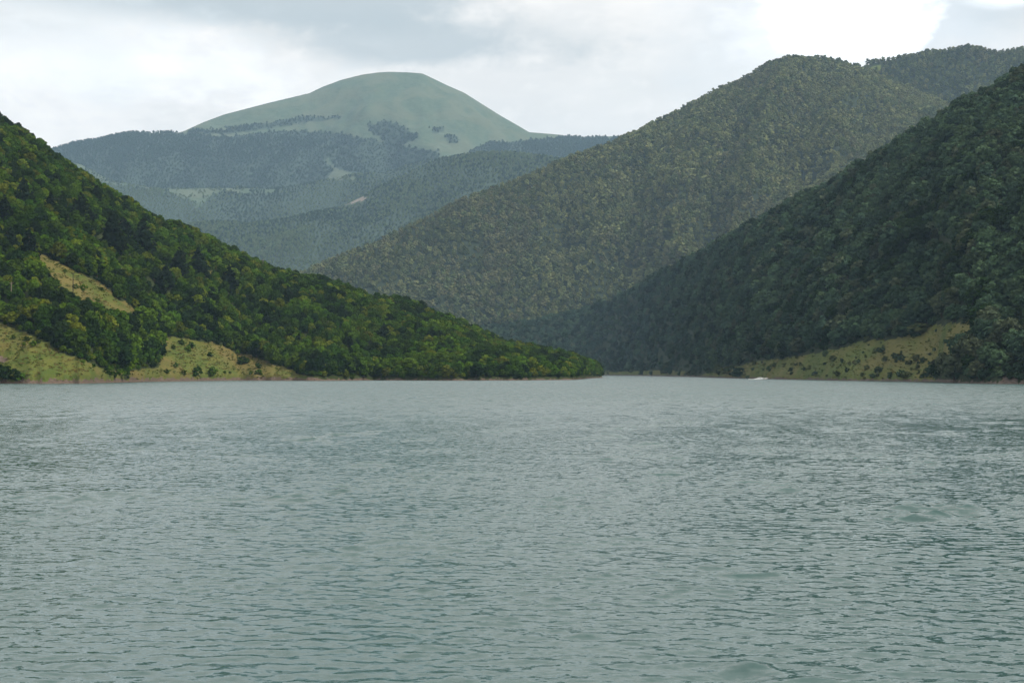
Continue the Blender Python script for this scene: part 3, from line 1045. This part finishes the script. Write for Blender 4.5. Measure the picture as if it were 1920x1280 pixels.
for _ in range(60):
    SHRUB_RIGHT.append((float(rr.uniform(1400, 1760)), float(rr.uniform(640, 712)), float(rr.uniform(3, 7))))
for k, (px, py, h) in enumerate(SHRUB_RIGHT):
    if k > 58 and not any_poly(np.array([px]), np.array([py]), MEADOW_RIGHT)[0]:
        continue
    q = right.ray(px, py)
    hm = max(1.2, h / F * q[1])
    tint = ['dull_hazed', 'olive_sunlit', 'dull_hazed', 'dusky_hazed', 'olive_sunlit'][k % 5]
    where = 'along the far foot of the dark slope' if px < 1320 else ('on the bushy meadow below the dark wood' if q[2] > 8 else 'along the bank of the bushy meadow')
    plant('shrub', q - np.array([0, 0, 0.2]), (0, 0, k), (hm * (1.0 + 0.3 * (k % 5)), hm * 1.3, hm * 1.0), shrub_hi[k % 4], None, tint, '%s %s shrub %s' % ('large' if h > 15 else 'small', LOOK[tint], where), 'shrub', 'shrubs ' + where, 'foliage')

# --- long grass and stones, scattered over the open slopes
M_tuft = foliage_material('long_grass', (0.104, 0.108, 0.026), 0.2, 0.3)
M_tuft_dry = foliage_material('dry_grass', (0.155, 0.122, 0.044), 0.2, 0.3)
M_tuft_green = foliage_material('green_grass', (0.064, 0.094, 0.016), 0.2, 0.3)
M_stone = plain('shore_stone', (0.17, 0.135, 0.115), 0.95, 0.1, 0.45, 1.5)


def tuft_mesh(seed):
    r = np.random.default_rng(seed)
    n = 16
    c = np.stack([r.normal(0, 0.4, n), r.normal(0, 0.4, n), r.uniform(0.05, 0.5, n)], -1)
    v, q = cards(c, np.stack([r.normal(0, 1, n), r.normal(0, 1, n), r.uniform(0, 0.6, n)], -1), 0.55, r, 0.9)
    return mesh_np('tuft', v, q)


def stone_mesh(seed):
    r = np.random.default_rng(seed)
    return mesh_np('stone', IV * np.array([1, 0.8, 0.5]) * r.uniform(0.35, 0.6, (12, 1)), tris=IF)


def kinds(key, pairs):
    c = bpy.data.collections.new('ground_kinds_' + key)
    for i, (me, mt) in enumerate(pairs):
        me.materials.append(mt)
        c.objects.link(bpy.data.objects.new('ground_%s_%03d' % (key, i), me))
    PROTO[key] = (c, [str(i) for i in range(len(pairs))])


kinds('tufts', [(tuft_mesh(10 + i), m_) for i, m_ in enumerate([M_tuft_green, M_tuft_green, M_tuft, M_tuft, M_tuft_dry, M_tuft_dry])])
kinds('stones', [(stone_mesh(30 + i), M_stone) for i in range(4)])
for nm, hill, x0, x1, sp, polys, zmin, lab in (('grass', left, -120, 620, 1.9, MEADOW_LEFT, 1.6, 'long dry grass growing over the clearings of the green slope'),
                                             ('grass', right, 1280, 1850, 2.6, MEADOW_RIGHT, 1.3, 'long olive grass growing over the bushy shore meadow')):
    p, px, py = wood_points(hill, x0, x1, sp, lambda px, py, z: any_poly(px, py, polys) & (z > zmin) & (fbm(px / 9.0, py / 5.0, 97, 3) > -0.1), over=0)
    f = fbm(p[:, 0] / 22, p[:, 1] / 22, 77, 3) + rng.normal(0, 0.28, len(p))
    k = np.digitize(f, [-0.45, -0.2, 0.0, 0.2, 0.42] if hill is left else [-0.2, 0.1, 0.3, 0.5, 0.8])
    d = dims(len(p), 0.3, 0.85, 1.1, 2.2)
    o = forest(nm, p, k, turns(len(p)), d, 'tufts', lab)
    o['category'] = 'grass'
p, px, py = wood_points(right, 1290, 1770, 3.0, lambda px, py, z: any_poly(px, py, MEADOW_RIGHT) & (z > 1.5) & (fbm(px / 34.0, py / 9.0, 93, 3) + 0.010 * (py - 690) > 0.32), over=0)
o = forest('undergrowth', p, pick_kinds('middle', p, [0.3, 0.5, 0.2], 20.0, 313)[0], turns(len(p)), dims(len(p), 0.7, 1.9, 1.3, 2.6), 'middle', 'low olive scrub in loose patches on the bushy shore meadow')
o['category'] = 'undergrowth'
for nm, hill, x0, x1, lab in (('stones', left, -100, 1130, 'loose brown stones along the foot of the green slope'), ('stones', right, 1130, 1990, 'loose stones along the foot of the dark slope')):
    p, px, py = wood_points(hill, x0, x1, 1.9, lambda px, py, z: (z < 2.0) & (z > -0.3), over=0)
    p = p[rng.random(len(p)) < 0.6]
    o = forest(nm, p, rng.integers(0, 4, len(p)), turns(len(p)), dims(len(p), 0.4, 1.6, 0.9, 1.5), 'stones', lab)
    o['category'] = 'stones'

# --- the far woods
def fray(px, py, polys):
    # single trees stray over the edge of the wood
    return any_poly(px + rng.normal(0, 2.6, len(px)), py + rng.normal(0, 1.2, len(px)), polys)


all_ok = lambda px, py, z: ~any_poly(px, py, MEADOW_RIGHT)
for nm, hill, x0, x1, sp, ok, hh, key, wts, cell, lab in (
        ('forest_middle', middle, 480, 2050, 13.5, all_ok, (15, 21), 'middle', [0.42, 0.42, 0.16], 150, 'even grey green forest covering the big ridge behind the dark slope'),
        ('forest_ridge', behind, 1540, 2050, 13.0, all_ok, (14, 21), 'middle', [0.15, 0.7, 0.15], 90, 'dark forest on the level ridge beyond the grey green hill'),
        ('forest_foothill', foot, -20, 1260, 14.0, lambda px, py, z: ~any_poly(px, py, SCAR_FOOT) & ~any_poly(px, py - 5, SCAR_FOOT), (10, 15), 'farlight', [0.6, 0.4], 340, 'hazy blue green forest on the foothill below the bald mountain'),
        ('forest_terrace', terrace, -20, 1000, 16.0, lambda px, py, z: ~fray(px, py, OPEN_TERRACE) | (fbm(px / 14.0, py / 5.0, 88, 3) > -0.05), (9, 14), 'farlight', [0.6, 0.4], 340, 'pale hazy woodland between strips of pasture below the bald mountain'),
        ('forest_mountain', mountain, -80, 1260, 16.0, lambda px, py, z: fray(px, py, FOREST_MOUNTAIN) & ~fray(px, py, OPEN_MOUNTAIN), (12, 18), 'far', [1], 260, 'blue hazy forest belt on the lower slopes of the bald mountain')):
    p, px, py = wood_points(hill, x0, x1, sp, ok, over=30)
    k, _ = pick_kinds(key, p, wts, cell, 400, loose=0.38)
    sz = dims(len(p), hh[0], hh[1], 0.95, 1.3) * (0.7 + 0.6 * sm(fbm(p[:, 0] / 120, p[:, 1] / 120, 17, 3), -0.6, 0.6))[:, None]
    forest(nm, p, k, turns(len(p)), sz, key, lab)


# ------------------------------------------------------------------ utility poles
def box(cx, cy, cz, sx, sy, sz):
    v = np.array([(x, y, z) for x in (-1, 1) for y in (-1, 1) for z in (-1, 1)], float) * np.array([sx, sy, sz]) / 2 + np.array([cx, cy, cz])
    q = np.array([(0, 1, 3, 2), (4, 6, 7, 5), (0, 4, 5, 1), (2, 3, 7, 6), (0, 2, 6, 4), (1, 5, 7, 3)])
    return v, q


M_wood = plain('weathered_pole_wood', (0.20, 0.16, 0.13), 0.9, 0.1, 0.3, 4.0)
M_porc = plain('insulator_porcelain', (0.35, 0.33, 0.30), 0.3, 0.5, 0.1, 4.0)
pole_me = joined('shaft', [tube([(0, 0, -0.5), (0, 0, 4), (0.03, 0, 8), (0.03, 0, 12)], [0.24, 0.22, 0.19, 0.16], 8)], M_wood)
arm_me = joined('crossarm', [box(0, 0.18, 11.2, 2.2, 0.14, 0.16), tube([(-0.7, 0.14, 11.1), (0, 0.12, 10.5)], [0.035, 0.035], 4), tube([(0.7, 0.14, 11.1), (0, 0.12, 10.5)], [0.035, 0.035], 4)], M_wood)
ins_me = joined('insulator', [tube([(0, 0, 0), (0, 0, 0.12), (0, 0, 0.14), (0, 0, 0.26)], [0.03, 0.035, 0.08, 0.05], 6)], M_porc)
M_tarred = plain('tarred_pole_wood', (0.03, 0.025, 0.022), 0.8, 0.2, 0.3, 4.0)
dark_pole, dark_arm = pole_me.copy(), arm_me.copy()
for d_ in (dark_pole, dark_arm):
    d_.materials.clear()
    d_.materials.append(M_tarred)
for k, (px, py, top, lab) in enumerate([
        (21, 566, 529, 'weathered utility pole rising from the green wood below the slanting clearing'),
        (137, 549, 511, 'dark utility pole standing in the slanting grass clearing'),
        (228, 540, 502, 'pale utility pole at the upper wood edge beside the slanting clearing'),
        (493, 506, 486, 'thin utility pole on the crest beside the spindly pine'),
        (528, 514, 491, 'thin utility pole on the bare stretch of the crest, lower down')]):
    q = left.ray(px, py)
    s = max(0.7, ((py - top) / F * q[1]) / 12.0)
    t = empty('utility_pole', q, (0, 0, 0.5 + 0.1 * k), (1.15, 1.15, s))
    sh = link('shaft', pole_me if k != 1 else dark_pole, parent=t)
    arm = link('crossarm', arm_me if k != 1 else dark_arm, parent=t)
    for x in (-0.95, 0, 0.95):
        o = link('insulator', ins_me, parent=arm)
        o.location = (x, 0.18, 11.28)
    tag(t, lab, 'utility pole', 'utility poles along the wooded slope')

# ------------------------------------------------------------------ motorboat
def build_boat():
    Y = float(shore_Y(711.2))
    x = (1436 - 960) / F * Y
    root = empty('motorboat', (x, Y, 0.12), (R(0), R(-4), R(8)))
    tag(root, 'small speeding motorboat with dark hull and white deck before the meadow', 'boat')
    L, W = 4.6, 1.8
    st = np.linspace(0, 1, 14)
    V = []
    for s in st:
        half = W / 2 * (1 - max(0, (s - 0.45) / 0.55) ** 2.2) * (0.9 + 0.1 * min(1, s * 4))
        half = max(half, 0.03)
        keel = -0.32 + 0.5 * max(0, (s - 0.6) / 0.4) ** 2
        sheer = 0.42 + 0.22 * s * s
        xx = -L / 2 + L * s
        V += [(xx, -half, sheer), (xx, -half * 0.93, 0.08 + 0.25 * max(0, s - 0.6)), (xx, 0, keel), (xx, half * 0.93, 0.08 + 0.25 * max(0, s - 0.6)), (xx, half, sheer)]
    Q = []
    for i in range(13):
        for j in range(4):
            Q.append((i * 5 + j, i * 5 + j + 1, i * 5 + j + 6, i * 5 + j + 5))
    Q.append((0, 4, 3, 1))
    T = [(1, 3, 2)]
    me = mesh_np('hull', V, Q, T)
    me.materials.append(plain('dark_hull_paint', (0.015, 0.018, 0.025), 0.3, 0.5, 0.1))
    link('hull', me, parent=root)
    dv, dq = [], []
    for i, s in enumerate(st):
        half = max(0.03, W / 2 * (1 - max(0, (s - 0.45) / 0.55) ** 2.2) * (0.9 + 0.1 * min(1, s * 4))) + 0.03
        xx = -L / 2 + L * s
        sheer = 0.43 + 0.22 * s * s
        hump = 0.1 + 0.28 * math.exp(-((s - 0.62) / 0.16) ** 2)
        dv += [(xx, -half, sheer), (xx, -half, sheer + 0.09), (xx, -half * 0.55, sheer + 0.06 + hump), (xx, half * 0.55, sheer + 0.06 + hump), (xx, half, sheer + 0.09), (xx, half, sheer)]
    for i in range(13):
        for j in range(5):
            dq.append((i * 6 + j, i * 6 + j + 6, i * 6 + j + 7, i * 6 + j + 1))
    white = plain('white_gelcoat', (0.8, 0.8, 0.78), 0.35, 0.5, 0.04)
    me = mesh_np('deck', dv, dq)
    me.materials.append(white)
    link('deck', me, parent=root)
    wind = joined('windscreen', [box(0.35, 0, 1.18, 0.06, 1.2, 0.45), box(0.05, -0.6, 1.12, 0.6, 0.05, 0.36), box(0.05, 0.6, 1.12, 0.6, 0.05, 0.36)], plain('tinted_acrylic', (0.25, 0.3, 0.32), 0.1, 0.5, 0.05))
    link('windscreen', wind, parent=root)
    seat = joined('seat', [box(-0.6, 0, 0.78, 0.6, 1.2, 0.3), box(-0.88, 0, 1.1, 0.16, 1.2, 0.5)], white)
    link('seat', seat, parent=root)
    eng = joined('outboard_engine', [tube([(-2.45, 0, 0.3), (-2.48, 0, 0.75), (-2.46, 0, 1.1), (-2.44, 0, 1.22)], [0.12, 0.24, 0.24, 0.10], 8), tube([(-2.45, 0, 0.35), (-2.5, 0, -0.45)], [0.09, 0.07], 6)], plain('engine_cowl', (0.02, 0.02, 0.022), 0.35, 0.5))
    link('outboard_engine', eng, parent=root)
    # thrown spray: a cloud of droplets and foam flakes behind the stern, and the foam trail it leaves
    r = np.random.default_rng(3)
    n = 1500
    a = r.random(n) ** 1.5
    d = a * 9
    top = 1.7 * np.exp(-((d - 2.5) / 4.2) ** 2) + 0.15
    C = np.stack([-2.2 - d, r.normal(0, 0.35, n) * (1 + d * 0.12), r.random(n) ** 1.3 * top - 0.1], -1)
    v, q = cards(C, r.normal(0, 1, (n, 3)), 0.22, r)
    sp = mesh_np('spray', v, q)
    m, g = material('white_water_foam')
    pos = g.new('ShaderNodeTexCoord').outputs['Object']
    finish(g, principled(g, g.mix(g.noise(pos, 2.0, 3), (0.78, 0.81, 0.82), (0.9, 0.92, 0.92)), 0.8, spec=0.2))
    sp.materials.append(m)
    o = link('spray', sp)
    o.location, o.rotation_euler = root.location, (0, 0, R(8))
    tag(o, 'white spray thrown up behind the speeding motorboat', 'spray', kind='stuff')
    n = 170
    a = r.random(n)
    d = a * 11
    C = np.stack([-4 - d, r.normal(0, 0.5, n) * (1 + d * 0.05), np.full(n, 0.08) + r.random(n) * 0.22], -1)
    v, q = cards(C, np.tile([0, 0, 3.0], (n, 1)), 0.9, r)
    wk = mesh_np('wake', v, q)
    wk.materials.append(m)
    o = link('wake', wk)
    o.location, o.rotation_euler = (root.location.x, root.location.y, 0.0), (0, 0, R(8))
    tag(o, 'long white foam wake trailing behind the motorboat', 'wake', kind='stuff')


build_boat()

# ------------------------------------------------------------------ haze: the valley air
hv, hq = box(0, 6800, 1200, 22200, 14400, 2416)
haze = mesh_np('haze', hv, hq)
m, g = material('valley_air')
pv = g.new('ShaderNodeVolumePrincipled')
pv.inputs['Color'].default_value = (0.50, 0.74, 1.0, 1)
pv.inputs['Density'].default_value = 3.3e-5
pv.inputs['Anisotropy'].default_value = 0.1
out = g.new('ShaderNodeOutputMaterial')
g.put(out.inputs['Volume'], pv.outputs[0])
tag(link('haze', haze, m), 'thin bluish haze filling the whole valley', 'haze', kind='stuff')
print('TREES', len(pL), len(pR), 'singles', int(single[:len(pL)].sum()), int(single[len(pL):].sum()))
